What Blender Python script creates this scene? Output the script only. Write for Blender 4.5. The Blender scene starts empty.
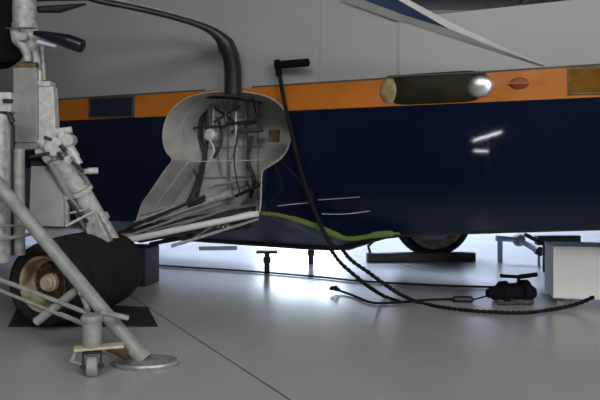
import bpy, bmesh, math, random
from mathutils import Vector, Matrix
from mathutils.geometry import delaunay_2d_cdt
random.seed(7)
C = bpy.context.scene.collection
PI = math.pi
R = math.radians

# ------------------------------------------------------------ camera, world, lights, exposure
F = 600.0; HOR = 167.0; CH = 1.3; K = 7471.0
cam_d = bpy.data.cameras.new('camera'); cam = bpy.data.objects.new('camera', cam_d); C.objects.link(cam)
cam_d.sensor_width = 36; cam_d.lens = 36; cam_d.shift_y = -(200 - HOR) / 600
cam_d.clip_start = 0.05; cam_d.clip_end = 200
cam.location = (0, 0, CH); cam.rotation_euler = (PI / 2, 0, 0)
bpy.context.scene.camera = cam
sc = bpy.context.scene
sc.view_settings.view_transform = 'Standard'; sc.view_settings.look = 'None'
sc.view_settings.gamma = 1; sc.view_settings.exposure = 0.12
sc.view_settings.use_curve_mapping = False
w = bpy.data.worlds.new('sky'); sc.world = w; w.use_nodes = True
bg = w.node_tree.nodes['Background']; bg.inputs[0].default_value = (0.70, 0.84, 1.0, 1); bg.inputs[1].default_value = 7.0

def area(name, loc, target, sx, sy, power, col=(1, 1, 1), portal=False):
    l = bpy.data.lights.new(name, 'AREA'); l.shape = 'RECTANGLE'; l.size = sx; l.size_y = sy
    l.energy = power; l.color = col
    o = bpy.data.objects.new(name, l); C.objects.link(o); o.location = loc
    o.rotation_euler = (Vector(target) - Vector(loc)).to_track_quat('-Z', 'Y').to_euler()
    if portal: l.cycles.is_portal = True
    return o
area('added_light', (-1.6, -0.6, 5.8), (-1.0, 4.8, 1.0), 4.0, 3.0, 260, (1.0, 0.98, 0.95))  # unseen overhead light added for the left foreground
area('added_light', (3.8, -1.5, 5.8), (2.5, 4.5, 1.0), 3.0, 3.0, 150, (1.0, 0.98, 0.95))  # unseen overhead light added for the right foreground
area('added_light', (5.0, -6.0, 3.4), (0.5, 5.0, 0.8), 3.0, 2.0, 520, (1.0, 0.98, 0.96))  # low fill added out of view to brighten the well and crate
area('added_light', (1.0, 14.0, 5.8), (0.5, 8.5, 0.0), 9.0, 3.0, 2600, (0.68, 0.78, 1.0))  # bluish light added to brighten the floor beyond the hull
area('added_light', (2.0, 16.5, 4.7), (2.0, 22.0, 1.0), 16.0, 1.2, 1300, (0.66, 0.75, 1.0))  # wall washer added so the back wall shows brighter in the floor
area('doorway_light', (0.03, 21.8, 2.5), (0.03, 0.0, 2.5), 3.2, 4.9, 300, portal=True)

# ------------------------------------------------------------ helpers
NV = Vector((-0.4231, -0.9061, 0))          # hull outward normal
TV = Vector((0.9061, -0.4231, 0))           # along the hull
ORG = -NV * (K / 1418.2)                    # point of the flank plane nearest the lens, z = 0
def Q(px, py, D): return Vector(((px - 300) / F * D, D, CH - (py - HOR) / F * D))
def P(px, py, off=0.0): return Q(px, py, (K - 1418.2 * off) / (px + 985.0))
def H(u, z, n=0.0): return ORG + TV * u + NV * n + Vector((0, 0, z))
def UZ(px, py, off=0.0):
    p = P(px, py, off); return ((p - ORG).dot(TV), p.z)
def floorpt(px, py, z=0.0):
    D = F * (CH - z) / (py - HOR); return Vector(((px - 300) / F * D, D, z))

def mat(name, col, rough=0.5, metal=0.0, noise=0.0, nscale=8.0, coat=0.0, bump=0.0, bscale=40.0, col2=None, spec=0.5):
    m = bpy.data.materials.new(name); m.use_nodes = True
    nt = m.node_tree; b = nt.nodes['Principled BSDF']
    b.inputs['Roughness'].default_value = rough; b.inputs['Metallic'].default_value = metal
    b.inputs['Specular IOR Level'].default_value = spec
    if coat: b.inputs['Coat Weight'].default_value = coat; b.inputs['Coat Roughness'].default_value = 0.05
    tc = nt.nodes.new('ShaderNodeTexCoord')
    nz = nt.nodes.new('ShaderNodeTexNoise'); nz.inputs['Scale'].default_value = nscale; nz.inputs['Detail'].default_value = 6
    nt.links.new(tc.outputs['Object'], nz.inputs['Vector'])
    cr = nt.nodes.new('ShaderNodeValToRGB'); cr.color_ramp.elements[0].position = 0.35; cr.color_ramp.elements[1].position = 0.65
    c2 = col2 if col2 else tuple(c * (1 - noise) for c in col)
    cr.color_ramp.elements[0].color = (*c2, 1); cr.color_ramp.elements[1].color = (*col, 1)
    nt.links.new(nz.outputs['Fac'], cr.inputs['Fac']); nt.links.new(cr.outputs['Color'], b.inputs['Base Color'])
    if bump:
        n2 = nt.nodes.new('ShaderNodeTexNoise'); n2.inputs['Scale'].default_value = bscale
        nt.links.new(tc.outputs['Object'], n2.inputs['Vector'])
        bp = nt.nodes.new('ShaderNodeBump'); bp.inputs['Strength'].default_value = bump; bp.inputs['Distance'].default_value = 0.01
        nt.links.new(n2.outputs['Fac'], bp.inputs['Height']); nt.links.new(bp.outputs['Normal'], b.inputs['Normal'])
    return m
def emit(name, col, s):
    m = bpy.data.materials.new(name); m.use_nodes = True
    b = m.node_tree.nodes['Principled BSDF']; b.inputs['Emission Color'].default_value = (*col, 1); b.inputs['Emission Strength'].default_value = s
    return m
M = {
 'navy': mat('navy_paint', (0.0035, 0.0075, 0.024), 0.04, noise=0.25, nscale=1.5, coat=0.15, bump=0.05, bscale=3, spec=0.4),
 'belly': mat('belly_floor_lit', (0.05, 0.070, 0.16), 0.55, noise=0.2, nscale=2),  # navy made lighter and bluer to carry the light from the floor
 'orange': mat('orange_paint', (0.45, 0.14, 0.012), 0.35, noise=0.15, nscale=3),
 'grey': mat('grey_paint', (0.30, 0.31, 0.31), 0.42, noise=0.10, nscale=1.2, bump=0.05, bscale=4),
 'seam': mat('seam_sealant', (0.06, 0.055, 0.05), 0.7, noise=0.2),
 'well': mat('well_primer', (0.47, 0.46, 0.43), 0.6, noise=0.25, nscale=5, bump=0.2, bscale=12),
 'rib': mat('rib_metal', (0.26, 0.26, 0.25), 0.5, noise=0.3, nscale=9),
 'gear': mat('gear_enamel', (0.43, 0.44, 0.42), 0.42, noise=0.45, nscale=20, bump=0.3, bscale=30),
 'gearlite': mat('white_enamel', (0.58, 0.58, 0.55), 0.4, noise=0.28, nscale=20, bump=0.2),
 'gearmid': mat('dull_grey_enamel', (0.27, 0.28, 0.275), 0.5, noise=0.2, nscale=10),
 'lilac': mat('pale_grey_panel', (0.36, 0.355, 0.385), 0.5, noise=0.12, nscale=6),
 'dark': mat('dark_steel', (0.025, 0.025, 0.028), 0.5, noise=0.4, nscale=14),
 'rubber': mat('tyre_rubber', (0.014, 0.013, 0.013), 0.75, noise=0.3, nscale=10, spec=0.25),
 'mat': mat('mat_rubber', (0.02, 0.02, 0.021), 0.85, noise=0.3, nscale=30, spec=0.2),
 'rim': mat('rim_cream', (0.40, 0.35, 0.24), 0.5, noise=0.6, nscale=9, col2=(0.14, 0.09, 0.045)),
 'tarnish': mat('tarnished_metal', (0.30, 0.23, 0.11), 0.45, noise=0.6, nscale=14, col2=(0.18, 0.13, 0.06)),
 'rustdark': mat('dark_rust', (0.07, 0.04, 0.02), 0.8, noise=0.6, nscale=18),
 'strutwhite': mat('strut_white', (0.46, 0.47, 0.47), 0.45, noise=0.1),
 'strutshade': mat('strut_shade_grey', (0.22, 0.225, 0.23), 0.45, noise=0.1),  # underside grey darkened for the shadow beneath the white edge
 'pod': mat('matt_black', (0.004, 0.004, 0.006), 0.8, spec=0.15),
 'hub': mat('hub_cream', (0.55, 0.50, 0.38), 0.4, noise=0.2, nscale=12),
 'rust': mat('rusty_steel', (0.13, 0.075, 0.04), 0.75, noise=0.5, nscale=20),
 'brown': mat('worn_bronze', (0.16, 0.10, 0.04), 0.5, noise=0.5, nscale=20),
 'rope': mat('black_rope', (0.010, 0.010, 0.011), 0.8, noise=0.3, nscale=60, bump=0.3, bscale=200, spec=0.2),
 'jack': mat('jack_grey', (0.31, 0.33, 0.31), 0.45, noise=0.3, nscale=12, bump=0.1, bscale=40),
 'plate': mat('bare_plate', (0.42, 0.43, 0.42), 0.35, metal=0.5, noise=0.4, nscale=14),
 'white': mat('white_board', (0.86, 0.87, 0.85), 0.5, noise=0.06, nscale=8),
 'pale': mat('pale_blue_paint', (0.45, 0.50, 0.60), 0.5, noise=0.1),
 'green': mat('green_reflection', (0.09, 0.19, 0.02), 0.35, noise=0.4, nscale=9, col2=(0.13, 0.16, 0.05)),  # colour of the green reflection along the chine
 'blue': mat('blue_paint', (0.012, 0.024, 0.065), 0.3, noise=0.2, nscale=4),
 'blade': mat('blade_black', (0.006, 0.010, 0.018), 0.3, noise=0.2, nscale=4),
 'chrome': mat('chrome', (0.75, 0.75, 0.75), 0.38, metal=1.0),
 'smoke': mat('smoked_glass', (0.024, 0.016, 0.007), 0.45, noise=0.6, nscale=5, col2=(0.008, 0.012, 0.007), spec=0.15),
 'amber': mat('amber_glass', (0.20, 0.095, 0.014), 0.12, noise=0.4, nscale=5, coat=0.5),
 'pane': mat('dark_pane', (0.010, 0.014, 0.030), 0.1, noise=0.3, nscale=3, coat=0.5),
 'red': mat('red_brown', (0.18, 0.025, 0.008), 0.4),
 'ceil': mat('brown_ceiling', (0.05, 0.04, 0.032), 0.9, noise=0.3, nscale=2),
 'wall': mat('hangar_wall', (0.58, 0.59, 0.62), 0.8, noise=0.15, nscale=1),
 'wallrear': mat('hangar_wall_darkened', (0.13, 0.13, 0.135), 0.85, noise=0.2, nscale=1),  # darker copy of the wall colour, keeps the hull's reflections dark
 'door': mat('door_steel', (0.30, 0.30, 0.30), 0.5),
 'hose': mat('hose_black', (0.012, 0.012, 0.013), 0.45, noise=0.2, nscale=30),
 'bluebox': mat('dull_navy_metal', (0.009, 0.012, 0.024), 0.45, noise=0.2, nscale=5),
 'tube': emit('tube_glow', (0.92, 0.96, 1.0), 28.0),
}

def link(name, bm, mats, parent=None, smooth=False, bevel=0.0):
    me = bpy.data.meshes.new(name)
    bmesh.ops.recalc_face_normals(bm, faces=bm.faces[:])
    bm.to_mesh(me); bm.free()
    o = bpy.data.objects.new(name, me); C.objects.link(o)
    for m in (mats if isinstance(mats, (list, tuple)) else [mats]): me.materials.append(M[m])
    if smooth:
        for p in me.polygons: p.use_smooth = True
        try: me.set_sharp_from_angle(angle=R(38))
        except Exception: pass
    if bevel:
        b = o.modifiers.new('bevel', 'BEVEL'); b.width = bevel; b.segments = 2; b.limit_method = 'ANGLE'; b.angle_limit = R(40)
    if parent: o.parent = parent
    return o
def thing(name, label, cat, loc=(0, 0, 0), group=None):
    """Empty at the base of the thing; parts keep world coordinates through the inverse matrix."""
    o = bpy.data.objects.new(name, None); C.objects.link(o); o.location = loc; o.empty_display_size = 0.1
    o['label'] = label; o['category'] = cat
    if group: o['group'] = group
    return o
def part(name, bm, mats, parent, label=None, smooth=False, bevel=0.0):
    root = parent
    off = Vector((0, 0, 0)); q = parent
    while q: off += Vector(q.location); q = q.parent
    bmesh.ops.translate(bm, verts=bm.verts[:], vec=-off)
    o = link(name, bm, mats, parent, smooth, bevel)
    if label: o['label'] = label
    return o
def tag(o, label, cat, group=None):
    o['label'] = label; o['category'] = cat
    if group: o['group'] = group
    return o
def struct(name, bm, mats, **k):
    o = link(name, bm, mats, **k); o['kind'] = 'structure'; return o

def B(): return bmesh.new()
def frame(d):
    d = d.normalized(); up = Vector((0, 0, 1)) if abs(d.z) < 0.9 else Vector((1, 0, 0))
    x = d.cross(up).normalized(); y = x.cross(d).normalized(); return x, y
def tube(bm, pts, r, seg=14, caps=True, sq=(1, 1), mi=0):
    pts = [Vector(p) for p in pts]; n = len(pts)
    rs = r if isinstance(r, (list, tuple)) else [r] * n
    rings = []; x = None
    for i, p in enumerate(pts):
        d = (pts[min(i + 1, n - 1)] - pts[max(i - 1, 0)]).normalized()
        if x is None: x, y = frame(d)
        else:
            x = (x - d * x.dot(d)).normalized(); y = x.cross(d).normalized()
        rings.append([bm.verts.new(p + (x * math.cos(2 * PI * k / seg) * sq[0] + y * math.sin(2 * PI * k / seg) * sq[1]) * rs[i]) for k in range(seg)])
    for a, b in zip(rings, rings[1:]):
        for k in range(seg):
            f = bm.faces.new((a[k], a[(k + 1) % seg], b[(k + 1) % seg], b[k])); f.material_index = mi
    if caps:
        bm.faces.new(rings[0][::-1]).material_index = mi; bm.faces.new(rings[-1]).material_index = mi
    return bm
def beam(bm, a, b, wd, ht, up=(0, 0, 1), mi=0, w2=None, h2=None):
    """Box beam from a to b; wd across, ht along up."""
    a = Vector(a); b = Vector(b); d = (b - a).normalized(); up = Vector(up)
    s = d.cross(up).normalized(); v = s.cross(d).normalized()
    w2 = wd if w2 is None else w2; h2 = ht if h2 is None else h2
    ra = [bm.verts.new(a + s * wd / 2 * i + v * ht / 2 * j) for i, j in ((-1, -1), (1, -1), (1, 1), (-1, 1))]
    rb = [bm.verts.new(b + s * w2 / 2 * i + v * h2 / 2 * j) for i, j in ((-1, -1), (1, -1), (1, 1), (-1, 1))]
    for k in range(4): bm.faces.new((ra[k], ra[(k + 1) % 4], rb[(k + 1) % 4], rb[k])).material_index = mi
    bm.faces.new(ra[::-1]).material_index = mi; bm.faces.new(rb).material_index = mi
    return bm
def box(bm, c, s, ang=0.0, mi=0):
    c = Vector(c); a = Vector((math.cos(ang), math.sin(ang), 0))
    return beam(bm, c - a * s[0] / 2, c + a * s[0] / 2, s[1], s[2], mi=mi)
def lathe(bm, c, ax, prof, seg=48, mi=0):
    """prof: (along-axis, radius) pairs."""
    c = Vector(c); ax = Vector(ax).normalized(); x, y = frame(ax); rings = []
    for h, r in prof:
        if r < 1e-6: rings.append([bm.verts.new(c + ax * h)])
        else: rings.append([bm.verts.new(c + ax * h + (x * math.cos(2 * PI * k / seg) + y * math.sin(2 * PI * k / seg)) * r) for k in range(seg)])
    for a, b in zip(rings, rings[1:]):
        for k in range(seg):
            k2 = (k + 1) % seg
            if len(a) == 1 and len(b) == 1: continue
            if len(a) == 1: f = bm.faces.new((a[0], b[k2], b[k]))
            elif len(b) == 1: f = bm.faces.new((a[k], a[k2], b[0]))
            else: f = bm.faces.new((a[k], a[k2], b[k2], b[k]))
            f.material_index = mi
    return bm
def prism(bm, poly, vec, mi=0):
    """poly: 3D points of one planar outline, pushed out along vec."""
    vec = Vector(vec); a = [bm.verts.new(Vector(p)) for p in poly]; b = [bm.verts.new(Vector(p) + vec) for p in poly]
    n = len(a)
    bm.faces.new(a[::-1]).material_index = mi; bm.faces.new(b).material_index = mi
    for k in range(n): bm.faces.new((a[k], a[(k + 1) % n], b[(k + 1) % n], b[k])).material_index = mi
    return bm
def smoothline(pts, n=8):
    """Catmull-Rom through pts."""
    pts = [Vector(p) for p in pts]; out = []
    for i in range(len(pts) - 1):
        p0 = pts[max(i - 1, 0)]; p1 = pts[i]; p2 = pts[i + 1]; p3 = pts[min(i + 2, len(pts) - 1)]
        for k in range(n):
            t = k / n
            out.append(0.5 * ((2 * p1) + (p2 - p0) * t + (2 * p0 - 5 * p1 + 4 * p2 - p3) * t * t + (-p0 + 3 * p1 - 3 * p2 + p3) * t ** 3))
    out.append(pts[-1]); return out
def inside(p, poly):
    x, y = p; c = False; n = len(poly)
    for i in range(n):
        x1, y1 = poly[i]; x2, y2 = poly[(i + 1) % n]
        if (y1 > y) != (y2 > y) and x < (x2 - x1) * (y - y1) / (y2 - y1) + x1: c = not c
    return c
def interp(x, tab):
    if x <= tab[0][0]: return tab[0][1]
    for (a, b), (c, d) in zip(tab, tab[1:]):
        if x <= c: return b + (d - b) * (x - a) / (c - a)
    return tab[-1][1]

# ------------------------------------------------------------ the hangar
def floor_material():
    m = bpy.data.materials.new('polished_concrete'); m.use_nodes = True; nt = m.node_tree; b = nt.nodes['Principled BSDF']
    tc = nt.nodes.new('ShaderNodeTexCoord')
    nz = nt.nodes.new('ShaderNodeTexNoise'); nz.inputs['Scale'].default_value = 0.9; nz.inputs['Detail'].default_value = 8
    nt.links.new(tc.outputs['Object'], nz.inputs['Vector'])
    cr = nt.nodes.new('ShaderNodeValToRGB'); cr.color_ramp.elements[0].position = 0.3; cr.color_ramp.elements[1].position = 0.7
    cr.color_ramp.elements[0].color = (0.37, 0.385, 0.375, 1); cr.color_ramp.elements[1].color = (0.43, 0.445, 0.435, 1)
    nt.links.new(nz.outputs['Fac'], cr.inputs['Fac'])
    def joint(nx, ny, c0, step):
        dp = nt.nodes.new('ShaderNodeVectorMath'); dp.operation = 'DOT_PRODUCT'; dp.inputs[1].default_value = (nx, ny, 0)
        nt.links.new(tc.outputs['Object'], dp.inputs[0])
        def mth(op, a, v):
            n = nt.nodes.new('ShaderNodeMath'); n.operation = op; nt.links.new(a, n.inputs[0]); n.inputs[1].default_value = v; return n.outputs[0]
        a = mth('SUBTRACT', dp.outputs['Value'], c0 - step / 2); a = mth('PINGPONG', a, step / 2) if False else mth('MODULO', mth('ADD', a, 50 * step), step)
        a = mth('SUBTRACT', a, step / 2); a = mth('ABSOLUTE', a, 0); return mth('LESS_THAN', a, 0.0065)
    # the joint seen in front: from (-1.23, 5.27) to (-0.056, 3.35)
    d = Vector((1.174, -1.92)).normalized(); n1 = (-d.y, d.x)
    j1 = joint(n1[0], n1[1], n1[0] * -1.23 + n1[1] * 5.27, 3.6)
    j2 = joint(d.x, d.y, d.x * -1.23 + d.y * 5.27, 4.5)
    mx = nt.nodes.new('ShaderNodeMath'); mx.operation = 'MAXIMUM'; nt.links.new(j1, mx.inputs[0]); mx.inputs[1].default_value = 0
    mix = nt.nodes.new('ShaderNodeMix'); mix.data_type = 'RGBA'; mix.inputs['B'].default_value = (0.10, 0.10, 0.10, 1)
    nt.links.new(mx.outputs[0], mix.inputs['Factor']); nt.links.new(cr.outputs['Color'], mix.inputs['A'])
    nt.links.new(mix.outputs['Result'], b.inputs['Base Color'])
    b.inputs['Roughness'].default_value = 0.24; b.inputs['Specular IOR Level'].default_value = 0.6
    n2 = nt.nodes.new('ShaderNodeTexNoise'); n2.inputs['Scale'].default_value = 5
    nt.links.new(tc.outputs['Object'], n2.inputs['Vector'])
    bp = nt.nodes.new('ShaderNodeBump'); bp.inputs['Strength'].default_value = 0.05; bp.inputs['Distance'].default_value = 0.01
    nt.links.new(n2.outputs['Fac'], bp.inputs['Height']); nt.links.new(bp.outputs['Normal'], b.inputs['Normal'])
    M['floor'] = m
floor_material()
XA, XB, YA, YB, ZT = -14.0, 16.0, -9.0, 22.0, 6.2
bm = B(); box(bm, ((XA + XB) / 2, (YA + YB) / 2, -0.1), (XB - XA + .4, YB - YA + .4, 0.2)); struct('floor', bm, 'floor')
bm = B(); box(bm, ((XA + XB) / 2, (YA + YB) / 2, ZT + 0.1), (XB - XA + .4, YB - YA + .4, 0.2))
for i in range(9): box(bm, ((XA + XB) / 2, YA + 1.5 + i * 3.6, ZT - 0.15), (XB - XA, 0.18, 0.3))
for i in range(8): box(bm, (XA + 2 + i * 3.7, (YA + YB) / 2, ZT - 0.07), (0.12, YB - YA, 0.14))
struct('ceiling', bm, 'ceil')
bm = B(); box(bm, (XA - 0.1, (YA + YB) / 2, ZT / 2), (0.2, YB - YA, ZT)); struct('wall_left', bm, 'wallrear')
bm = B(); box(bm, (XB + 0.1, (YA + YB) / 2, ZT / 2), (0.2, YB - YA, ZT)); struct('wall_right', bm, 'wall')
bm = B(); box(bm, ((XA + XB) / 2, YA - 0.1, ZT / 2), (XB - XA, 0.2, ZT)); struct('wall_rear', bm, 'wallrear')
# far wall with three open doorways
OPEN = [(-8.9, -6.6, 0.0, 4.0), (-1.62, 1.68, 0.0, 5.0)]
bm = B(); xs = [XA] + [v for o in OPEN for v in o[:2]] + [XB]
for i in range(0, len(xs), 2): box(bm, ((xs[i] + xs[i + 1]) / 2, YB + 0.1, ZT / 2), (xs[i + 1] - xs[i], 0.2, ZT))
for a, b, z0, z1 in OPEN: box(bm, ((a + b) / 2, YB + 0.1, (z1 + ZT) / 2), (b - a, 0.2, ZT - z1))
struct('wall_back', bm, 'wall')
for i, (a, b, z0, z1) in enumerate(OPEN):
    bm = B()
    box(bm, (a + 0.04, YB + 0.1, z1 / 2), (0.08, 0.24, z1)); box(bm, (b - 0.04, YB + 0.1, z1 / 2), (0.08, 0.24, z1)); box(bm, ((a + b) / 2, YB + 0.1, z1 - 0.04), (b - a, 0.24, 0.08))
    struct('door_%d' % (i + 1), bm, 'door')

# ------------------------------------------------------------ the flying boat
boat = thing('flying_boat', 'large amphibious aircraft with navy hull, orange stripe and grey upper side', 'aircraft', H(0, 0, -1.3))
UL, UR = -9.5, 5.2
zt, zb, zd = 2.10, 1.85, 2.64
u_step = UZ(400, 20)[0]
low_px = [(-400, 218), (60, 219), (138, 222), (262, 213), (300, 221), (330, 232), (345, 240), (365, 240), (400, 236), (470, 233), (600, 229)]
low = sorted([UZ(*p) for p in low_px]); low = [(UL, 0.69)] + [p for p in low if p[0] > UL] + [(UR, 0.86)]
WELL_PX = [(134, 236), (138, 216), (142, 203), (152, 189), (165, 170), (172, 160), (166, 151), (163, 139), (165, 123), (172, 110), (183, 100), (197, 95), (212, 92),
           (232, 91), (252, 93), (268, 97), (280, 105), (288, 118), (291, 133), (288, 148), (280, 159), (268, 167), (262, 173), (261, 195), (260, 232)]
wl = [Vector((*UZ(*p), 0)) for p in WELL_PX]
WELL = [(v.x, v.y) for v in smoothline(wl, 4)]
U_FL = UZ(430, 230)[0]
def bulge(u, z):
    n = -0.018 * (z - 1.7) ** 2
    if z > 2.6: n -= 0.10 * (z - 2.6) ** 2
    lz = interp(u, low)
    n += 0.03 * max(0, 1 - (z - lz) / 0.22) ** 2 * max(0, min(1, (U_FL - u) / .8))          # the flare above the chine
    return n
def cutlow(u): return interp(u, low)
pts = []; edges = []
def addpoly(poly, closed=False):
    i0 = len(pts); pts.extend([Vector((a, b)) for a, b in poly]); n = len(poly)
    for i in range(n - 1): edges.append((i0 + i, i0 + i + 1))
    if closed: edges.append((i0 + n - 1, i0))
us = [UL + (UR - UL) * i / 80 for i in range(81)]
lowfine = [(u, cutlow(u)) for u in us if all(abs(u - l[0]) > 0.03 for l in low)] + [tuple(l) for l in low]; lowfine.sort()
top = [(UR, zd), (u_step, zd), (u_step, 4.1), (UL, 4.1)]
outer = lowfine + top
addpoly(outer, True); addpoly([(UL, zt), (UR, zt)]); addpoly([(UL, zb), (UR, zb)])
addpoly(WELL, True)
for i in range(1, 120):
    for j in range(1, 34):
        u = UL + (UR - UL) * i / 120; z = 0.55 + 3.6 * j / 34
        if inside((u, z), outer) and z > cutlow(u) + 0.05 and abs(z - zt) > .03 and abs(z - zb) > .03:
            if min((Vector((u, z)) - Vector(q)).length for q in WELL) > 0.04: pts.append(Vector((u, z)))
vv, ee, ff, _, _, _ = delaunay_2d_cdt(pts, edges, [], 0, 1e-5)
bm = B(); BV = [bm.verts.new(H(v.x, v.y, bulge(v.x, v.y))) for v in vv]
for f in ff:
    c = sum((vv[i] for i in f), Vector((0, 0))) / len(f)
    if not inside((c.x, c.y), outer) or inside((c.x, c.y), WELL): continue
    try: fc = bm.faces.new([BV[i] for i in f])
    except ValueError: continue
    fc.material_index = 0 if c.y < zb else (1 if c.y < zt else 2)
bmesh.ops.delete(bm, geom=[v for v in bm.verts if not v.link_faces], context='VERTS')
# deck, far flank, ends
def quad(ps, mi): bm.faces.new([bm.verts.new(p) for p in ps]).material_index = mi
nd = bulge(0, zd)
def deckstrip(u0, u1, z, rise, sk=0.0):
    prof = [(bulge(0, z), z), (bulge(0, z) - .06, z + .05 * rise), (-.45, z + .18 * rise), (-1.3, z + .28 * rise), (-2.15, z + .18 * rise), (-2.6, z)]
    for (n0, z0), (n1, z1) in zip(prof, prof[1:]): quad([H(u0, z0, n0), H(u1 + sk * n0, z0, n0), H(u1 + sk * n1, z1, n1), H(u0, z1, n1)], 2)
    for uu, k_ in ((u0, 0), (u1, sk)): bm.faces.new([bm.verts.new(H(uu + k_ * nn, zz, nn)) for nn, zz in prof]).material_index = 2
deckstrip(u_step - 2.9, UR, zd, 0.05); deckstrip(UL, u_step, 4.1, 1, 1.1)
quad([H(u_step, zd, nd), H(u_step, 4.1, bulge(0, 4.1)), H(u_step - 2.86, 4.1, -2.6), H(u_step - 2.86, zd, -2.6)], 2)
quad([H(UL, 0.75, -2.6), H(UR, 0.85, -2.6), H(UR, zd, -2.6), H(UL, zd, -2.6)], 0)
quad([H(UL, zd, -2.6), H(u_step - 2.86, zd, -2.6), H(u_step - 2.86, 4.1, -2.6), H(UL, 4.1, -2.6)], 2)
quad([H(UR, .86, 0), H(UR, zd, 0), H(UR, zd, -2.6), H(UR, .85, -2.6)], 0)
quad([H(UL, .69, 0), H(UL, 4.1, 0), H(UL, 4.1, -2.6), H(UL, .75, -2.6)], 0)
hull = part('hull', bm, ['navy', 'orange', 'grey'], boat, smooth=True)

# vee bottom
KN = -1.3; WD = 0.62
def keelz(u): return interp(u, [(UL, 0.40), (-4.6, 0.36), (-3.0, 0.35), (UZ(345, 249, KN)[0], 0.36), (UZ(400, 236, 0)[0], 0.72), (UZ(470, 236, 0)[0], 0.80), (UZ(600, 228, 0)[0], 0.90), (UR, .92)])
bm = B(); uw0, uw1 = UZ(136, 225)[0], UZ(261, 225)[0]
def bstrip(u0, u1, nin, zf):
    k = 24
    for i in range(k):
        a = u0 + (u1 - u0) * i / k; b = u0 + (u1 - u0) * (i + 1) / k
        q = [H(a, zf(a), nin(a, zf(a))), H(b, zf(b), nin(b, zf(b))), H(b, keelz(b), KN), H(a, keelz(a), KN)]
        bm.faces.new([bm.verts.new(p) for p in q])
        q = [H(a, keelz(a), KN), H(b, keelz(b), KN), H(b, 0.80, -2.6), H(a, 0.78, -2.6)]
        bm.faces.new([bm.verts.new(p) for p in q])
bstrip(UL, uw0, bulge, cutlow); bstrip(uw1, UR, bulge, cutlow)
bstrip(uw0, uw1, lambda u, z: -WD - .02, lambda u: 0.60)
# outer corner of the vee bottom ahead of the open well
zc = cutlow(uw1); bm.faces.new([bm.verts.new(p) for p in (H(uw1, zc, bulge(uw1, zc)), H(uw1, .60, -WD), H(uw1 - .75, .60, -WD))])
# webs closing both sides of the well under the chine
for uu in (uw0, uw1):
    zf = cutlow(uu)
    bm.faces.new([bm.verts.new(p) for p in (H(uu, zf, bulge(uu, zf)), H(uu, 0.60, -WD), H(uu, keelz(uu), KN), H(uu, 0.85, -WD))])
bmesh.ops.remove_doubles(bm, verts=bm.verts[:], dist=0.001)
part('planing_bottom', bm, 'belly', boat, 'navy vee shaped hull bottom behind the chine, coloured lighter for floor light')
bm = B()
ks = [UL + (UR - UL) * i / 50 for i in range(51)]
tube(bm, [H(u, keelz(u), KN) for u in ks], 0.045, 8)
part('keel_strip', bm, 'dark', boat, 'black keel strip')
# chine rail, then a green strip standing in for the reflection along it
bm = B(); cl = [(u, z) for u, z in lowfine if u > uw1 + .02]
tube(bm, [H(u, z, bulge(u, z) + .004) for u, z in cl], 0.012, 8)
part('chine_rail', bm, 'mat', boat)
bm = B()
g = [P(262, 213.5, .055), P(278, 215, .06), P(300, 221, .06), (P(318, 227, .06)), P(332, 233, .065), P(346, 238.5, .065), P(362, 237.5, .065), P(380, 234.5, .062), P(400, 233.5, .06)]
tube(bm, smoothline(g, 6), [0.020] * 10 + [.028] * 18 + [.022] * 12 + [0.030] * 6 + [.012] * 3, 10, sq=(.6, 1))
part('chine_reflection', bm, 'green', boat, 'wavy green reflection along the chine, built as a strip')
bm = B()
tube(bm, smoothline([P(322, 214, .02), P(345, 214, .02), P(370, 211, .02)], 6), 0.004, 6)
tube(bm, smoothline([P(278, 206, .01), P(295, 204, .01), P(308, 203, .01)], 6), 0.004, 6)
tube(bm, smoothline([P(318, 200, .01), P(340, 198.5, .01), P(360, 197, .01)], 6), 0.003, 6)
part('reflection_streak', bm, 'pale', boat, 'thin pale reflection streaks on the lower hull')  # pale tubes stand in for light streaks reflected in the hull
# seams
bm = B()
def seamrun(u0, u1, z0, z1, wd, k=40):
    for i in range(k):
        a = i / k; b = (i + 1) / k
        ua, ub, za, zb_ = u0 + (u1 - u0) * a, u0 + (u1 - u0) * b, z0 + (z1 - z0) * a, z0 + (z1 - z0) * b
        beam(bm, H(ua, za, bulge(ua, za) + .001), H(ub, zb_, bulge(ub, zb_) + .001), wd, .006, up=NV)
uwl = UZ(205, 92)[0]; uwr = UZ(252, 92)[0]
seamrun(UL, uwl, zt + .006, zt + .006, .016); part('seam', bm, 'seam', boat, 'dark seam above the orange stripe'); bm = B(); seamrun(uwr, UR, zt + .006, zt + .006, .014)
part('seam', bm, 'seam', boat, 'dark seam above the orange stripe')
bm = B(); us_ = UZ(398, 40)[0]; seamrun(us_, us_, zt + .02, zd + .05, .03, 8); part('panel_joint', bm, 'gearmid', boat)
ul_ = UZ(60, 60)[0]
for pxx in (-60, 320): bm = B(); uu = UZ(pxx, 60)[0]; seamrun(uu, uu, zt + .02, 4.0, .006, 8); part('panel_joint', bm, 'gearmid', boat)

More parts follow.
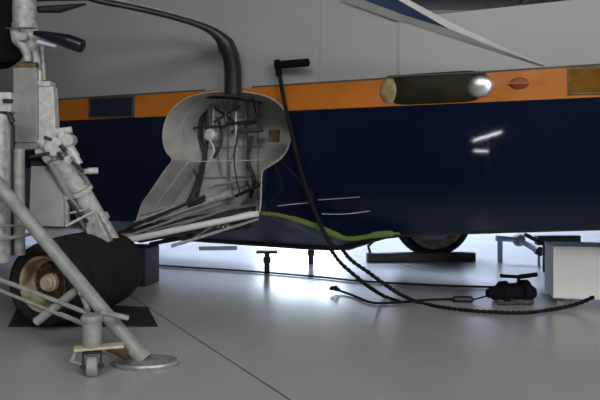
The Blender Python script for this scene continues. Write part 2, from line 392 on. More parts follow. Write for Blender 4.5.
# wheel well
bm = B(); n = len(WELL)
LIN = [(u, max(z, cutlow(u) + .004)) for u, z in WELL]
fr = [bm.verts.new(H(u, z, bulge(u, z))) for u, z in LIN]
md = [bm.verts.new(H(u, z, -WD * .5)) for u, z in LIN]
bk = [bm.verts.new(H(u, max(z, .60), -WD)) for u, z in WELL]
for i in range(n - 1):
    bm.faces.new((fr[i], fr[i + 1], md[i + 1], md[i])); bm.faces.new((md[i], md[i + 1], bk[i + 1], bk[i]))
bm.faces.new(bk)
well = part('wheel_well', bm, 'well', boat, 'pale grey wheel well recessed into the hull side', smooth=True)
bm = B()
for i in range(0, n - 1):
    a, b = LIN[i], LIN[i + 1]
    if (Vector(a) - Vector(b)).length < .004: continue
    tube(bm, [H(*a, bulge(*a) + .002), H(*b, bulge(*b) + .002)], .007, 6, caps=True)
part('well_lip', bm, 'well', well)
def W(px, py, off=-WD + .03): return P(px, py, off)
# ribs and plumbing in the well
for nn in (-.30,):
    bm = B()
    for i in range(2, n - 2):
        a, b = WELL[i], WELL[i + 1]
        cx, cz = UZ(215, 135); ia = (a[0] + (cx - a[0]) * .015, a[1] + (cz - a[1]) * .015); ib = (b[0] + (cx - b[0]) * .015, b[1] + (cz - b[1]) * .015)
        beam(bm, H(*ia, nn), H(*ib, nn), .012, .018, up=NV)
    part('rib', bm, 'well', well)
def wrod(name, pp, r, m, lab=None, seg=10):
    bm_ = B(); tube(bm_, smoothline([W(*p) for p in pp], 5) if len(pp) > 2 else [W(*p) for p in pp], r, seg); return part(name, bm_, m, well, lab, smooth=True)
for pp, r, m, nm in [
    ([(206, 100), (207, 130), (204, 165), (196, 200)], .022, 'dark', 'pipe'),
    ([(214, 96), (213, 125), (216, 128, -.5)], .016, 'gearlite', 'pipe'),
    ([(222, 98), (226, 120), (219, 150), (222, 175)], .012, 'rib', 'pipe'),
    ([(236, 98), (232, 118), (238, 140), (230, 165), (233, 190)], .010, 'rib', 'pipe'),
    ([(246, 100), (246, 150), (247, 196)], .020, 'rib', 'upright_channel'),
    ([(252, 98, -.4), (256, 116, -.4), (250, 125, -.45)], .012, 'dark', 'pipe'),
    ([(194, 128, -.45), (226, 126, -.45)], .014, 'dark', 'crossbar'),
    ([(232, 132, -.5), (262, 130, -.4)], .026, 'rust', 'crossbar'),
    ([(215, 108), (240, 125)], .010, 'dark', 'brace'), ([(240, 106), (214, 122)], .010, 'dark', 'brace'),
    ([(176, 162, -.35), (262, 160, -.5)], .006, 'gearlite', 'brace'),
    ([(240, 128, -.4), (234, 160, -.4), (240, 195, -.4)], .009, 'dark', 'pipe'),
    ([(203, 112), (200, 135), (204, 158), (197, 182), (188, 204)], .026, 'rustdark', 'hose'),
    ([(218, 118, -.5), (222, 140, -.5), (214, 158, -.5)], .018, 'rustdark', 'hose'),
    ([(252, 136, -.5), (248, 160, -.5), (254, 180, -.5), (250, 198, -.5)], .024, 'rustdark', 'hose'),
    ([(208, 138, -.45), (214, 150, -.45), (206, 166, -.45)], .012, 'gearlite', 'pipe'),
    ([(236, 112, -.45), (236, 150, -.45)], .014, 'gearlite', 'pipe'),
    ([(206, 97, -.2), (232, 98.5, -.2), (262, 103, -.2)], .018, 'blue', 'crossbar'),
    ([(226, 124, -.45), (256, 122, -.45)], .022, 'dark', 'crossbar'),
    ([(214, 186, -.5), (258, 178, -.5)], .016, 'rib', 'crossbar'),
    ([(236, 196, -.45), (262, 184, -.4)], .020, 'dark', 'crossbar'),
    ([(194, 170, -.45), (198, 185, -.4), (190, 200, -.3)], .012, 'dark', 'pipe')]:
    wrod(nm, pp, r, m)
bm = B(); c = W(211, 135, -.5); lathe(bm, c, NV, [(-.05, .0), (-.05, .07), (.03, .075), (.06, .05), (.065, 0)], 20); part('pivot_boss', bm, 'gearlite', well, 'white round pivot boss', smooth=True)
bm = B(); beam(bm, W(269, 136, -.3), W(279, 136, -.3), .13, .03, up=NV); part('access_hole', bm, 'brown', well, 'small brown square hatch')
bm = B()
for py in (118, 148, 178): beam(bm, W(200, py, -WD + .01), W(262, py - 2, -WD + .01), .02, .02, up=NV)
for px_ in (228, 258): beam(bm, W(px_, 100, -WD + .01), W(px_, 205, -WD + .01), .02, .02, up=NV)
part('stiffener', bm, 'rib', well)
# retraction links along the open foot of the well
def rod(name, a, b, r, m, par=None, lab=None, seg=12, w2=None):
    bm_ = B(); tube(bm_, [a, b], r if w2 is None else [r, w2], seg); return part(name, bm_, m, par or boat, lab, smooth=True)
rod('retraction_link', P(118, 242, .10), P(258, 213.5, .02), .038, 'white', lab='long white link at the foot of the wheel well', w2=.030)
rod('retraction_link', P(172, 246, -.1), P(258, 219, -.05), .020, 'gearlite', lab='thin white lower link', w2=.014)
rod('retraction_link', P(172, 213, -.3), P(232, 193, -.5), .045, 'gear', lab='short grey actuator rod')
rod('retraction_link', P(128, 236, .05), P(222, 203, -.35), .016, 'rib')
rod('retraction_link', P(126, 229, 0), P(205, 196, -.3), .018, 'dark')
rod('retraction_link', P(135, 240, -.05), P(240, 205, -.2), .014, 'rib')
rod('retraction_link', P(150, 244, -.25), P(250, 226, -.35), .022, 'dark')
rod('retraction_link', P(190, 240, -.2), P(220, 222, -.2), .008, 'gear')
rod('retraction_link', P(140, 219, .0), P(180, 205, -.25), .012, 'gear')
bm = B(); prism(bm, [P(118, 232, -.02), P(160, 222, -.4), P(256, 207, -.5), P(256, 215, -.4), P(200, 232, -.3), P(140, 243, -.05)], (0, 0, .012)); part('well_sill', bm, 'dark', boat, 'dark sill under the wheel well')  # dark sheet filling the gaps between the links
for a_, b_, r_, m_ in [((134, 228, -.05), (200, 205, -.3), .010, 'gear'), ((146, 232, -.05), (235, 208, -.3), .010, 'rib'), ((160, 236, -.05), (252, 211, -.2), .008, 'gearlite'), ((142, 214, .0), (172, 206, -.2), .014, 'rib'), ((205, 230, -.1), (222, 218, -.1), .006, 'rib'), ((188, 205, -.3), (206, 200, -.4), .03, 'dark')]:
    rod('retraction_link', P(*a_), P(*b_), r_, m_)
bm = B(); box(bm, P(127, 238, .08), (.12, .10, .10), R(-25)); lathe(bm, P(120, 240, .12), NV, [(-.06, 0), (-.06, .05), (.05, .05), (.05, 0)], 16); part('link_knuckle', bm, 'gear', boat, smooth=True, bevel=.01)
bm = B(); beam(bm, P(200, 248.5, -1.0), P(236, 248.0, -1.0), .05, .045); part('keel_fitting', bm, 'pale', boat, 'pale fitting under the keel')

# landing light, port, windows in the stripe
def hullpoly(pp, off=.0):
    out = []
    for a, b in pp:
        u, z = UZ(a, b); out.append(H(u, z, bulge(u, z) + off))
    return out
def oval_bulb(name, x0, x1, y0, y1, depth, m, lab, par, p=2.6):
    """A blister set on the hull: an oval in u,z domed out along the normal."""
    bm_ = B(); (ua, z1), (ub, z0) = UZ(x0, (y0 + y1) / 2), UZ(x1, (y0 + y1) / 2)
    uc = (ua + ub) / 2; ru = (ub - ua) / 2
    zc = (UZ((x0 + x1) / 2, y0)[1] + UZ((x0 + x1) / 2, y1)[1]) / 2; rz = (UZ((x0 + x1) / 2, y0)[1] - UZ((x0 + x1) / 2, y1)[1]) / 2
    rings = []
    for k in range(9):
        ph = k / 8 * PI / 2; s = math.cos(ph); h = math.sin(ph) * depth
        ring = []
        for q in range(32):
            t = 2 * PI * q / 32; cx = math.copysign(abs(math.cos(t)) ** (2 / p), math.cos(t)); cz = math.copysign(abs(math.sin(t)) ** (2 / p), math.sin(t))
            ring.append(bm_.verts.new(H(uc + ru * cx * s, zc + rz * cz * s, bulge(uc, zc) + .001 + h)))
            if k == 8: break
        rings.append(ring)
    for a, b in zip(rings, rings[1:]):
        for q in range(32):
            q2 = (q + 1) % 32
            if len(b) == 1: bm_.faces.new((a[q], a[q2], b[0]))
            else: bm_.faces.new((a[q], a[q2], b[q2], b[q]))
    bm_.faces.new(rings[0][::-1])
    return part(name, bm_, m, par, lab, smooth=True)
ll = oval_bulb('landing_light', 392, 480, 72.5, 103.5, .032, 'smoke', 'long smoked glass light cover set in the stripe', boat, 7)
oval_bulb('lamp_end', 380, 398, 77.5, 104, .03, 'tarnish', 'tarnished round end cap', ll, 2)
oval_bulb('lamp_end', 466, 494, 74, 98, .055, 'chrome', 'shiny chrome end cap', ll, 2)
bm = B(); prism(bm, hullpoly([(388, 76), (486, 71.5), (486, 73.5), (388, 78)], .002), NV * .03); part('light_fairing', bm, 'seam', ll)
oval_bulb('drain_port', 509, 529, 77.5, 89.5, .012, 'red', 'red brown oval port', boat, 2)
bm = B(); prism(bm, hullpoly([(508, 83), (530, 82.2), (530, 83.6), (508, 84.4)], .012), NV * .006); part('port_bar', bm, 'orange', boat)
def sidewin(px0, px1, t0, t1, b0, b1, m, fm, lab):
    pp = [(px0, t0), (px1, t1), (px1, b1), (px0, b0)]
    bm_ = B(); prism(bm_, hullpoly(pp, .001), NV * .012); fo = part('side_window', bm_, fm, boat, lab, bevel=.004)
    cx = (px0 + px1) / 2; cy = (t0 + b0 + t1 + b1) / 4
    pq = [(cx + (a - cx) * .90, cy + (b - cy) * .82) for a, b in pp]
    bm_ = B(); prism(bm_, hullpoly(pq, .014), NV * .004); part('pane', bm_, m, fo)
sidewin(568, 612, 67.5, 65, 95, 94, 'amber', 'brown', 'amber glazed side window')
sidewin(89, 135, 97.5, 95.5, 118.5, 117.5, 'pane', 'seam', 'dark side window')

# wing strut: tapering faired blade coming off the hull towards the viewer
bm = B(); secs = []
ctl = [((546, 66), (541, 66.5), 4.72), ((500, 45.5), (497, 52.8), 4.50), ((450, 22), (444, 36), 4.25), ((411, 1), (398, 21), 4.05), ((360, -27), (336, -1), 3.85), ((300, -60), (262, -28), 3.65)]
A = [Q(*c[0], c[2]) for c in ctl]; Bq = [Q(*c[1], c[2] + .03) for c in ctl]
def lerp(a, b, t): return a + (b - a) * t
fr_ = [0, .30, .42, .75, 1.0]
rows = []
FRS = [(.45, .46), (.45, .46), (.42, .46), (.22, .66), (.12, .72), (.10, .72)]
for (w0, b0), a, b in zip(FRS, A, Bq):
    fr_ = [0, w0, b0, .85, 1.0]
    d = (b - a); nrm = Vector((0, .9, .43))
    fronts = [lerp(a, b, t) + Vector((0, -.9, -.43)) * (.05 * d.length / .2 * math.sin(PI * min(1, max(0, t))) * .35) for t in fr_]
    backs = [lerp(a, b, t) + nrm * (.10 * d.length) * math.sin(PI * t) + nrm * .004 for t in fr_[::-1][1:-1]]
    rows.append([bm.verts.new(p) for p in fronts + backs])
for ri, (r0, r1) in enumerate(zip(rows, rows[1:])):
    m_ = len(r0)
    for k in range(m_):
        f = bm.faces.new((r0[k], r0[(k + 1) % m_], r1[(k + 1) % m_], r1[k]))
        f.material_index = 1 if k == 0 else (2 if k == 1 and ri >= 2 else 0)
bm.faces.new(rows[0]); bm.faces.new(rows[-1][::-1])
part('wing_strut', bm, ['strutshade', 'strutwhite', 'blue'], boat, 'tapering faired strut, shadow-darkened grey with blue band and white edge')
rod('strut_seam', P(343, -1, .02), P(398, 20.5, .01), .008, 'dark', lab='thin dark line under the strut')

# bent exhaust-like pipe down to the well
bm = B()
pp = smoothline([Q(60, -16, 5.3), Q(92, -1, 5.35), Q(130, 7, 5.45), Q(165, 15, 5.6), Q(196, 24, 5.75), Q(215, 33, 5.85), Q(227, 47, 5.93), Q(232.5, 66, 6.0), Q(233, 94, 6.05)], 6)
tube(bm, pp, [lerp(.026, .085, min(1, (max(0, i - 8) / (len(pp) - 22)) ** 5)) for i in range(len(pp))], 16)
part('bent_pipe', bm, 'hose', boat, 'black pipe bending down into the top of the wheel well', smooth=True)
bm = B(); pq = [p + Vector((-.035, -.0, .045)) for p in pp[4:-14]]
tube(bm, pq, .012, 8); part('pipe_clip_rail', bm, 'rib', boat, smooth=True)
bm = B(); beam(bm, P(223.5, 45, .0), P(223.5, 92, .0), .035, .05, up=NV); part('pipe_bracket', bm, 'lilac', boat)
bm = B(); tube(bm, [Q(38, 9.5, 5.2), Q(60, 9, 5.3), Q(86, 4, 5.4)], [.04, .05, .012], 10, sq=(1, .7)); tube(bm, [Q(30, -2, 5.1), Q(100, -3, 5.4)], .03, 8); part('upper_link_shade', bm, 'dark', boat, smooth=True)  # dark wedge models the shaded underside below the upper tube

# ------------------------------------------------------------ main gear
gear = B()
DG = 5.05
# upper leg
bm = B()
tube(bm, [Q(22, -40, DG), Q(25, 6, DG), Q(25, 27, DG)], .092, 20)
tube(bm, [Q(25, 24, DG), Q(25.5, 30, DG)], .105, 20)
leg = part('gear_leg', bm, 'gear', boat, 'upper landing gear leg in worn pale grey enamel', smooth=True)
bm = B(); tube(bm, [Q(6, 28.3, DG - .12), Q(36, 28, DG - .12)], .007, 8); part('pin', bm, 'rust', leg)
bm = B()
tube(bm, [Q(14, 29, DG - .06), Q(17, 40, DG - .06), Q(26, 49, DG - .06), Q(28, 62, DG - .06)], [.035, .045, .04, .03], 12)
tube(bm, [Q(28, 27, DG), Q(31, 42, DG), Q(30, 52, DG)], [.085, .075, .05], 14)
tube(bm, [Q(36, 50, DG), Q(37, 66, DG), Q(38, 80, DG)], .034, 12)
tube(bm, [Q(42, 46, DG + .05), Q(44, 80, DG + .05)], .018, 10)
lathe(bm, Q(24, 37, DG - .1), (0, -1, 0), [(-.05, 0), (-.05, .035), (.03, .035), (.03, 0)], 14)
part('leg_yoke', bm, 'gear', leg, smooth=True)
bm = B(); lathe(bm, Q(29, 66, DG - .05), (1, 0, 0), [(-.09, 0), (-.09, .03), (.07, .03), (.07, 0)], 14); part('leg_bush', bm, 'brown', leg, 'brown stained bush', smooth=True)
bm = B()
beam(bm, Q(29, 69, DG), Q(29.5, 143, DG), .20, .16, up=(0, 1, 0)); prism(bm, [Q(17, 143, DG - .08), Q(40, 143, DG - .08), Q(36, 149, DG - .08), Q(14, 150, DG - .08), Q(9, 147, DG - .08)], (0, .16, 0))
part('leg_casing', bm, 'gearmid', boat, 'dull grey box casing of the leg', bevel=.008)
bm = B()
beam(bm, Q(48, 87, DG), Q(50, 150, DG), .125, .10, up=(0, 1, 0), w2=.15); box(bm, Q(46.5, 84.5, DG), (.11, .12, .045))
beam(bm, Q(40, 70, DG - .02), Q(41, 110, DG - .02), .03, .05, up=(0, 1, 0))
part('leg_slide', bm, 'gearlite', boat, 'white vertical slide beside the casing', bevel=.008)
# knuckle cluster
kn = B()
for a, b, r0 in [((40, 140), (62, 160), .055), ((60, 133), (75, 158), .045), ((36, 152), (58, 150), .03), ((44, 160), (66, 148), .035), ((66, 142), (80, 164), .028), ((78, 172), (92, 171), .022), ((88, 171), (98, 170.5), .028), ((56, 132), (72, 130), .03)]:
    tube(kn, [Q(*a, DG - .03), Q(*b, DG - .0)], r0, 12)
lathe(kn, Q(54, 147, DG - .1), (0, -1, 0), [(-.12, 0), (-.12, .075), (.02, .075), (.03, .05), (.03, 0)], 20)
lathe(kn, Q(68, 140, DG - .06), (0, -1, 0), [(-.08, 0), (-.08, .05), (.02, .05), (.02, 0)], 16)
knob = part('knuckle', kn, 'gearlite', boat, 'knobbly white knuckle joint of the gear', smooth=True)
bm = B()
for a, b, r0 in [((60, 145), (66, 151), .018), ((30, 157), (50, 153), .014), ((44, 137), (52, 140), .014), ((72, 162), (84, 172), .016), ((58, 152), (63, 160), .014)]:
    bm = B(); tube(bm, [Q(*a, DG - .14), Q(*b, DG - .12)], r0, 10); part('knuckle_pin', bm, 'dark', knob, smooth=True)
# lower drag strut
S0, S1 = Q(61, 156, DG), Q(111, 243, DG + .35)
bm = B(); tube(bm, [S0, lerp(S0, S1, .35), lerp(S0, S1, .36), S1], [.095, .092, .08, .085], 20)
for t in (.0, .36, .7): tube(bm, [lerp(S0, S1, t), lerp(S0, S1, t + .04)], .105, 20)
part('drag_strut', bm, 'gearlite', boat, 'stout pale diagonal gear strut', smooth=True)
bm = B(); o_ = Vector((-.07, -.05, -.05)); tube(bm, [S0 + o_, lerp(S0, S1, .8) + o_ * 1.2], .03, 10); tube(bm, [lerp(S0, S1, .05) + Vector((.09, -.05, .04)), lerp(S0, S1, .35) + Vector((.09, -.05, .04))], .022, 10)
part('strut_pipe', bm, 'gearmid', boat, smooth=True)
bm = B(); prism(bm, [Q(84, 208, DG + .12), Q(96, 212, DG + .12), Q(110, 242, DG + .12), Q(92, 243, DG + .12), Q(86, 232, DG + .12)], (0, .10, 0)); part('strut_bracket', bm, 'gear', boat, bevel=.01)
bm = B(); beam(bm, Q(50, 166, DG + .10), Q(48, 226, DG + .10), .31, .05, up=(0, 1, 0)); pn = part('gear_door', bm, 'lilac', boat, 'flat pale lilac grey door panel above the tyre', bevel=.006)
bm = B(); beam(bm, Q(50, 161.5, DG + .10), Q(50, 166, DG + .10), .30, .07, up=(0, 1, 0)); part('door_hinge', bm, 'dark', pn)
bm = B(); beam(bm, Q(66.5, 172, DG + .06), Q(67.5, 226, DG + .06), .03, .03, up=(0, 1, 0)); part('door_edge', bm, 'gear', pn)
bm = B(); beam(bm, Q(28, 168, DG + .12), Q(27.5, 212, DG + .12), .06, .05, up=(0, 1, 0)); part('door_slot', bm, 'dark', pn)
rod('brace_rod', Q(66, 226, DG), Q(95, 211, DG), .012, 'gearlite'); rod('brace_rod', Q(70, 213, DG + .05), Q(90, 209, DG + .05), .010, 'gear')
rod('brace_rod', Q(68, 200, DG + .05), Q(88, 222, DG + .05), .014, 'dark')
bm = B(); beam(bm, Q(44, 232, DG + .3), Q(104, 236, DG + .3), .06, .10); part('bright_floor_bar', bm, 'pale', boat, 'pale bar standing in for the bright floor over the tyre', bevel=.01)  # brightness of the floor behind, put into a pale bar
# wheel
def wheel(c, ax, Rr, wd, rimR, par, lab, m_rim='rim'):
    bm_ = B(); h = wd / 2
    prof = [(-h * .80, rimR), (-h * .92, rimR * 1.08), (-h * 1.0, lerp(rimR, Rr, .35)), (-h * .97, lerp(rimR, Rr, .6)), (-h * .82, lerp(rimR, Rr, .78)), (-h * .68, Rr * .925), (-h * .60, Rr * .955)]
    nr = 7
    for k in range(nr):
        x0 = -h * .55 + k * (h * 1.1 / nr); x1 = x0 + h * 1.1 / nr
        rr = Rr * (1 - .035 * ((k - 3) / 3) ** 2)
        prof += [(x0 + .004, rr - .012), (x0 + .006, rr), (x1 - .006, rr), (x1 - .004, rr - .012)]
    prof += [(h * .60, Rr * .955), (h * .68, Rr * .925), (h * .82, lerp(rimR, Rr, .78)), (h * .97, lerp(rimR, Rr, .6)), (h, lerp(rimR, Rr, .35)), (h * .92, rimR * 1.08), (h * .80, rimR)]
    lathe(bm_, c, ax, prof, 64); t_ = part('wheel', bm_, 'rubber', par, lab, smooth=True)
    bm_ = B(); lathe(bm_, c, ax, [(h * .80, rimR * 1.02), (h * .93, rimR * 1.01), (h * .90, rimR * .92), (h * .72, rimR * .86), (h * .66, rimR * .70), (h * .70, rimR * .50), (h * .62, rimR * .44), (-h * .6, rimR * .44), (-h * .7, rimR * .8), (-h * .80, rimR * 1.02)], 48)
    rm = part('rim', bm_, m_rim, t_, 'cream painted rim with rusty grime', smooth=True)
    return t_, rm, h
WAX = Vector((-0.32, -0.95, 0)).normalized()
WC = Q(81, 274.5, 5.18); WR = WC.z - .012
wh, rm, hh = wheel(WC, WAX, WR, 1.00, .222, boat, 'fat black ribbed main tyre in front of the hull')
bm = B(); lathe(bm, WC, WAX, [(hh * .60, .075), (hh * .78, .072), (hh * .80, .062), (hh * .84, .060), (hh * .86, .05), (hh * .865, 0)], 24); part('hub_cap', bm, 'hub', wh, 'cream hub cap', smooth=True)
bm = B(); lathe(bm, WC, WAX, [(hh * .60, .17), (hh * .705, .165), (hh * .71, .07), (hh * .66, .07)], 32); part('brake_drum', bm, 'rustdark', wh, 'dark rusty drum inside the rim', smooth=True)
x_, y_ = frame(WAX)
for k in range(8):
    a = 2 * PI * k / 8; q = WC + WAX * hh * .70 + (x_ * math.cos(a) + y_ * math.sin(a)) * .135
    bm = B(); tube(bm, [q, q + WAX * .03], .016, 6); part('wheel_bolt', bm, 'rust', wh)
bm = B(); tube(bm, [WC + WAX * .1, WC - WAX * .5, WC - WAX * .62 + Vector((0, 0, .25))], .05, 14); part('axle', bm, 'gear', boat, smooth=True)

# far-side wheel
FW = floorpt(436, 259, 0); FR = .58
fw, frm, fh = wheel(Vector((FW.x, FW.y + .25, FR)), Vector((.12, -.99, 0)), FR, .34, .45, boat, 'far main tyre glimpsed under the hull', 'rim')
bm = B(); c_ = Vector((FW.x, FW.y + .25, FR)); lathe(bm, c_, Vector((.12, -.99, 0)), [(.0, .0), (.0, .36), (fh * .68, .33), (fh * .7, 0)], 24); part('hub_cap', bm, 'lilac', fw, smooth=True)
bm = B(); tube(bm, [c_, c_ + Vector((0, .1, .5))], .05, 10); part('gear_leg', bm, 'gear', boat, smooth=True)

# black blade and dark body at the top left edge
bm = B()
bl = [Q(34, 33, 4.85), Q(44, 35, 4.85), Q(58, 38.5, 4.85), Q(70, 42, 4.85), Q(80, 45.5, 4.85), Q(83.5, 47, 4.85)]
tube(bm, smoothline(bl, 5), [.020 + .040 * min(1, i / 14) * (1 if i < 20 else max(.15, math.sqrt(max(0, 1 - ((i - 20) / 5.2) ** 2)))) for i in range(26)], 16, sq=(1.0, .95))
part('paddle', bm, 'blade', boat, 'black rounded paddle jutting from the gear leg', smooth=True)
bm = B(); tube(bm, [Q(38, 42, 4.8), Q(56, 46.5, 4.8)], [.02, .012], 8); part('paddle_stem', bm, 'pale', boat, smooth=True)
bm = B(); prism(bm, [Q(a, b, 5.2) for a, b in [(-90, -60), (14, -60), (13, 10), (14, 30), (19, 46), (24, 55), (23, 61), (12, 62.5), (-30, 66), (-80, 60), (-92, 40)]], (-.28, .40, 0))
part('float_pod', bm, 'pod', boat, 'black rounded pod behind the gear leg at the left edge', bevel=.05)

# ------------------------------------------------------------ tripod jack
jb = floorpt(143, 366)
jack = thing('tripod_jack', 'grey tubular tripod aircraft jack with foot pad and caster in front of tyre', 'jack', (jb.x, jb.y, 0))
foot = floorpt(146, 365)
bm = B()
lathe(bm, foot, (0, 0, 1), [(0, 0), (0, .205), (.022, .215), (.034, .205), (.028, .15), (.040, .11), (.045, 0)], 40)
for v in bm.verts: v.co.y = foot.y + (v.co.y - foot.y) * .62
part('foot_pad', bm, 'plate', jack, 'oval dished steel foot pad', smooth=True)
LT = Q(-40, 138, 4.35); LB = foot + Vector((-.01, 0, .03))
bm = B(); tube(bm, [LB, lerp(LB, LT, .02), LT], [.05, .046, .046], 18); part('leg', bm, 'jack', jack, smooth=True)
bm = B(); dd = (LT - LB); tube(bm, [LB + dd * .0, LB + dd * .05], .056, 18); part('leg_socket', bm, 'jack', jack, smooth=True)
# other two legs run behind, out of the frame at the left
L2 = Vector((-3.5, 4.9, 0.02)); L3 = Vector((-3.0, 3.4, 0.02))
for e in (L2, L3):
    bm = B(); tube(bm, [e, LT], .046, 16); part('leg', bm, 'jack', jack, smooth=True)
    bm = B(); lathe(bm, Vector((e.x, e.y, 0)), (0, 0, 1), [(0, 0), (0, .2), (.02, .2), (.03, 0)], 28); part('foot_pad', bm, 'plate', jack, smooth=True)
# centre ram and guide tubes
bm = B(); tube(bm, [Q(0.5, 114, 4.6), Q(0.5, 262, 4.6)], .072, 20); part('ram', bm, 'gear', jack, smooth=True)
bm = B(); tube(bm, [Q(19, 149, 4.7), Q(19.5, 255, 4.7)], .042, 16); part('guide_tube', bm, 'jack', jack, smooth=True)
bm = B(); tube(bm, [Q(12, 125, 4.72), Q(12, 255, 4.72)], .022, 12); part('guide_tube', bm, 'dark', jack, smooth=True)
bm = B(); beam(bm, Q(-30, 103, 4.6), Q(15, 103, 4.6), .14, .15); part('head_plate', bm, 'gearlite', jack, 'white head plate', bevel=.01)
bm = B(); box(bm, Q(8, 101, 4.52), (.07, .02, .03)); part('head_slot', bm, 'dark', jack)
bm = B(); tube(bm, [Q(-20, 111, 4.55), Q(8, 112, 4.55), Q(13, 122, 4.55)], .02, 10); part('ram_collar', bm, 'dark', jack, smooth=True)
for a, b, D0, D1, r0 in [((-30, 268), (108, 321), 4.35, 4.0, .016), ((-30, 278), (90, 327), 4.4, 4.0, .012), ((36, 322), (83, 285), 4.15, 4.15, .030), ((-10, 242), (40, 232), 4.5, 4.4, .014),
                         ((-20, 225), (30, 226), 4.5, 4.5, .010), ((78, 284), (88, 310), 4.15, 4.0, .018), ((60, 314), (98, 330), 4.1, 3.95, .016), ((100, 312), (128, 318), 3.85, 3.95, .018)]:
    bm = B(); tube(bm, [Q(*a, D0), Q(*b, D1)], r0, 12); part('brace', bm, 'jack', jack, smooth=True)
bm = B(); box(bm, Q(84, 292, 4.05), (.07, .03, .04), R(15)); part('brace_clamp', bm, 'gear', jack, bevel=.006)
# caster column
cb = floorpt(92, 376)
DC = cb.y
bm = B(); tube(bm, [Q(92, 317, DC), Q(92, 346, DC)], .058, 20); part('caster_column', bm, 'jack', jack, smooth=True)
bm = B(); lathe(bm, Q(92, 317, DC), (0, 0, 1), [(-.02, .058), (-.02, .068), (.0, .070), (.014, .06), (.016, .0)], 24); part('caster_cap', bm, 'jack', jack, smooth=True)
bm = B(); beam(bm, Q(74, 349, DC - .04), Q(124, 345, DC + .04), .08, .018); part('caster_bar', bm, 'hub', jack, 'flat cream crossbar', bevel=.004)
cz = .062
bm = B(); cc = Vector((cb.x, cb.y, cz))
lathe(bm, cc, (.96, .28, 0), [(-.035, 0), (-.035, .052), (-.028, .062), (.028, .062), (.035, .052), (.035, 0)], 28)
cw = part('caster_wheel', bm, 'jack', jack, 'pale caster wheel', smooth=True)
bm = B(); ax_ = Vector((.96, .28, 0))
for s in (-1, 1):
    a = cc + ax_ * .052 * s; beam(bm, a + Vector((0, 0, -.02)), a + Vector((0, 0, .085)), .012, .06, up=(-.28, .96, 0))
beam(bm, cc - ax_ * .058 + Vector((0, 0, .088)), cc + ax_ * .058 + Vector((0, 0, .088)), .06, .016)
tube(bm, [cc + Vector((0, 0, .085)), cc + Vector((0, 0, .13))], .03, 12); tube(bm, [cc - ax_ * .07, cc + ax_ * .07], .012, 10)
part('caster_fork', bm, 'dark', jack, 'dark caster fork')
bm = B(); beam(bm, Q(76, 352, DC - .02), Q(72, 362, DC - .04), .02, .02, up=(0, 1, 0)); beam(bm, Q(70, 360, DC - .04), Q(82, 364, DC - .04), .02, .012); part('brake_pedal', bm, 'gearmid', jack)
bm = B(); beam(bm, Q(108, 349, DC + .03), foot + Vector((-.12, .03, .03)), .03, .02); part('foot_link', bm, 'rust', jack, 'rusty link to the foot pad')

# ------------------------------------------------------------ things on the floor
def slab(name, fp, h, m, lab, cat, bev=.004, group=None, smooth=False):
    bm_ = B(); prism(bm_, [floorpt(*p) for p in fp], (0, 0, h)); o = link(name, bm_, m, bevel=bev); tag(o, lab, cat, group); return o
slab('rubber_mat', [(8, 327), (158, 327), (148, 308), (20, 303)], .012, 'mat', 'flat black rubber mat under the big ribbed tyre', 'mat')
# chock plank at the far wheel
t = thing('wheel_chock', 'long black wheel chock beam before the far tyre', 'chock', floorpt(420, 262))
y0 = floorpt(420, 262)
bm = B(); a = floorpt(367, 262); b = floorpt(476, 261.5); beam(bm, a + Vector((0, .06, .06)), b + Vector((0, .06, .06)), .12, .12); ch = part('beam', bm, 'dark', t, bevel=.012)
bm = B(); tube(bm, [a + Vector((.05, .06, .12)), a + Vector((.03, .12, .20)), a + Vector((.10, .16, .26))], .02, 8); part('handle', bm, 'dark', t, smooth=True)

def rope(name, pts_, r, m, lab, cat, twist=True, group=None, n_=10):
    p = smoothline(pts_, n_); bm_ = B()
    if twist:
        L = 0; cum = [0]
        for a, b in zip(p, p[1:]): L += (b - a).length; cum.append(L)
        steps = max(20, int(L / .010)); pp = []
        j = 0
        for i in range(steps + 1):
            s = L * i / steps
            while j < len(cum) - 2 and cum[j + 1] < s: j += 1
            t_ = (s - cum[j]) / max(1e-6, cum[j + 1] - cum[j]); pp.append(p[j].lerp(p[j + 1], min(1, t_)))
        for strand in range(2):
            q = []
            for i, c_ in enumerate(pp):
                d_ = (pp[min(i + 1, steps)] - pp[max(i - 1, 0)]).normalized(); x, y = frame(d_)
                an = i * .62 + strand * PI; q.append(c_ + (x * math.cos(an) + y * math.sin(an)) * r * .42)
            tube(bm_, q, r * .70, 6)
    else: tube(bm_, p, r, 8)
    o = link(name, bm_, m, smooth=True); tag(o, lab, cat, group); return o
def FP(px, py, z=.015): return floorpt(px, py, z)
# strap hung from the crank on the hull
t = thing('crank_handle', 'black crank handle hooked on the grey hull above the stripe', 'handle', P(277, 66, .08))
bm = B(); tube(bm, [P(276, 65.0, .10), P(308, 62.5, .14)], .038, 14); part('grip', bm, 'pod', t, smooth=True)
bm = B(); beam(bm, P(277, 60, .08), P(279, 76, .08), .05, .04, up=NV); part('arm', bm, 'pod', t)
rope('lashing_strap', [P(279, 72, .08), P(284, 100, .07), P(292, 135, .07), P(302, 175, .08), P(314, 210, .10), P(326, 236, .14), P(334, 247, .12)], .020, 'rope', 'black strap hanging straight down the hull from the crank', 'strap', twist=False)
rope('mooring_rope', [P(328, 246, .13), Q(340, 262, 5.4), Q(352, 273, 5.4), Q(368, 286, 5.45), FP(385, 296.5), FP(400, 302, .018)], .018, 'rope', 'left of the two black twisted ropes slanting from hull to floor', 'rope')
rope('mooring_rope', [P(340, 246, .13), Q(350, 259, 5.3), Q(368, 272, 5.3), Q(386, 285, 5.3), Q(400, 294, 5.4), FP(418, 302), FP(440, 307), FP(475, 311), FP(520, 313), FP(548, 310), Q(575, 304.5, 5.45), Q(594, 297, 5.36)], .018, 'rope', 'thick black rope curving right across the floor to the white crate', 'rope')
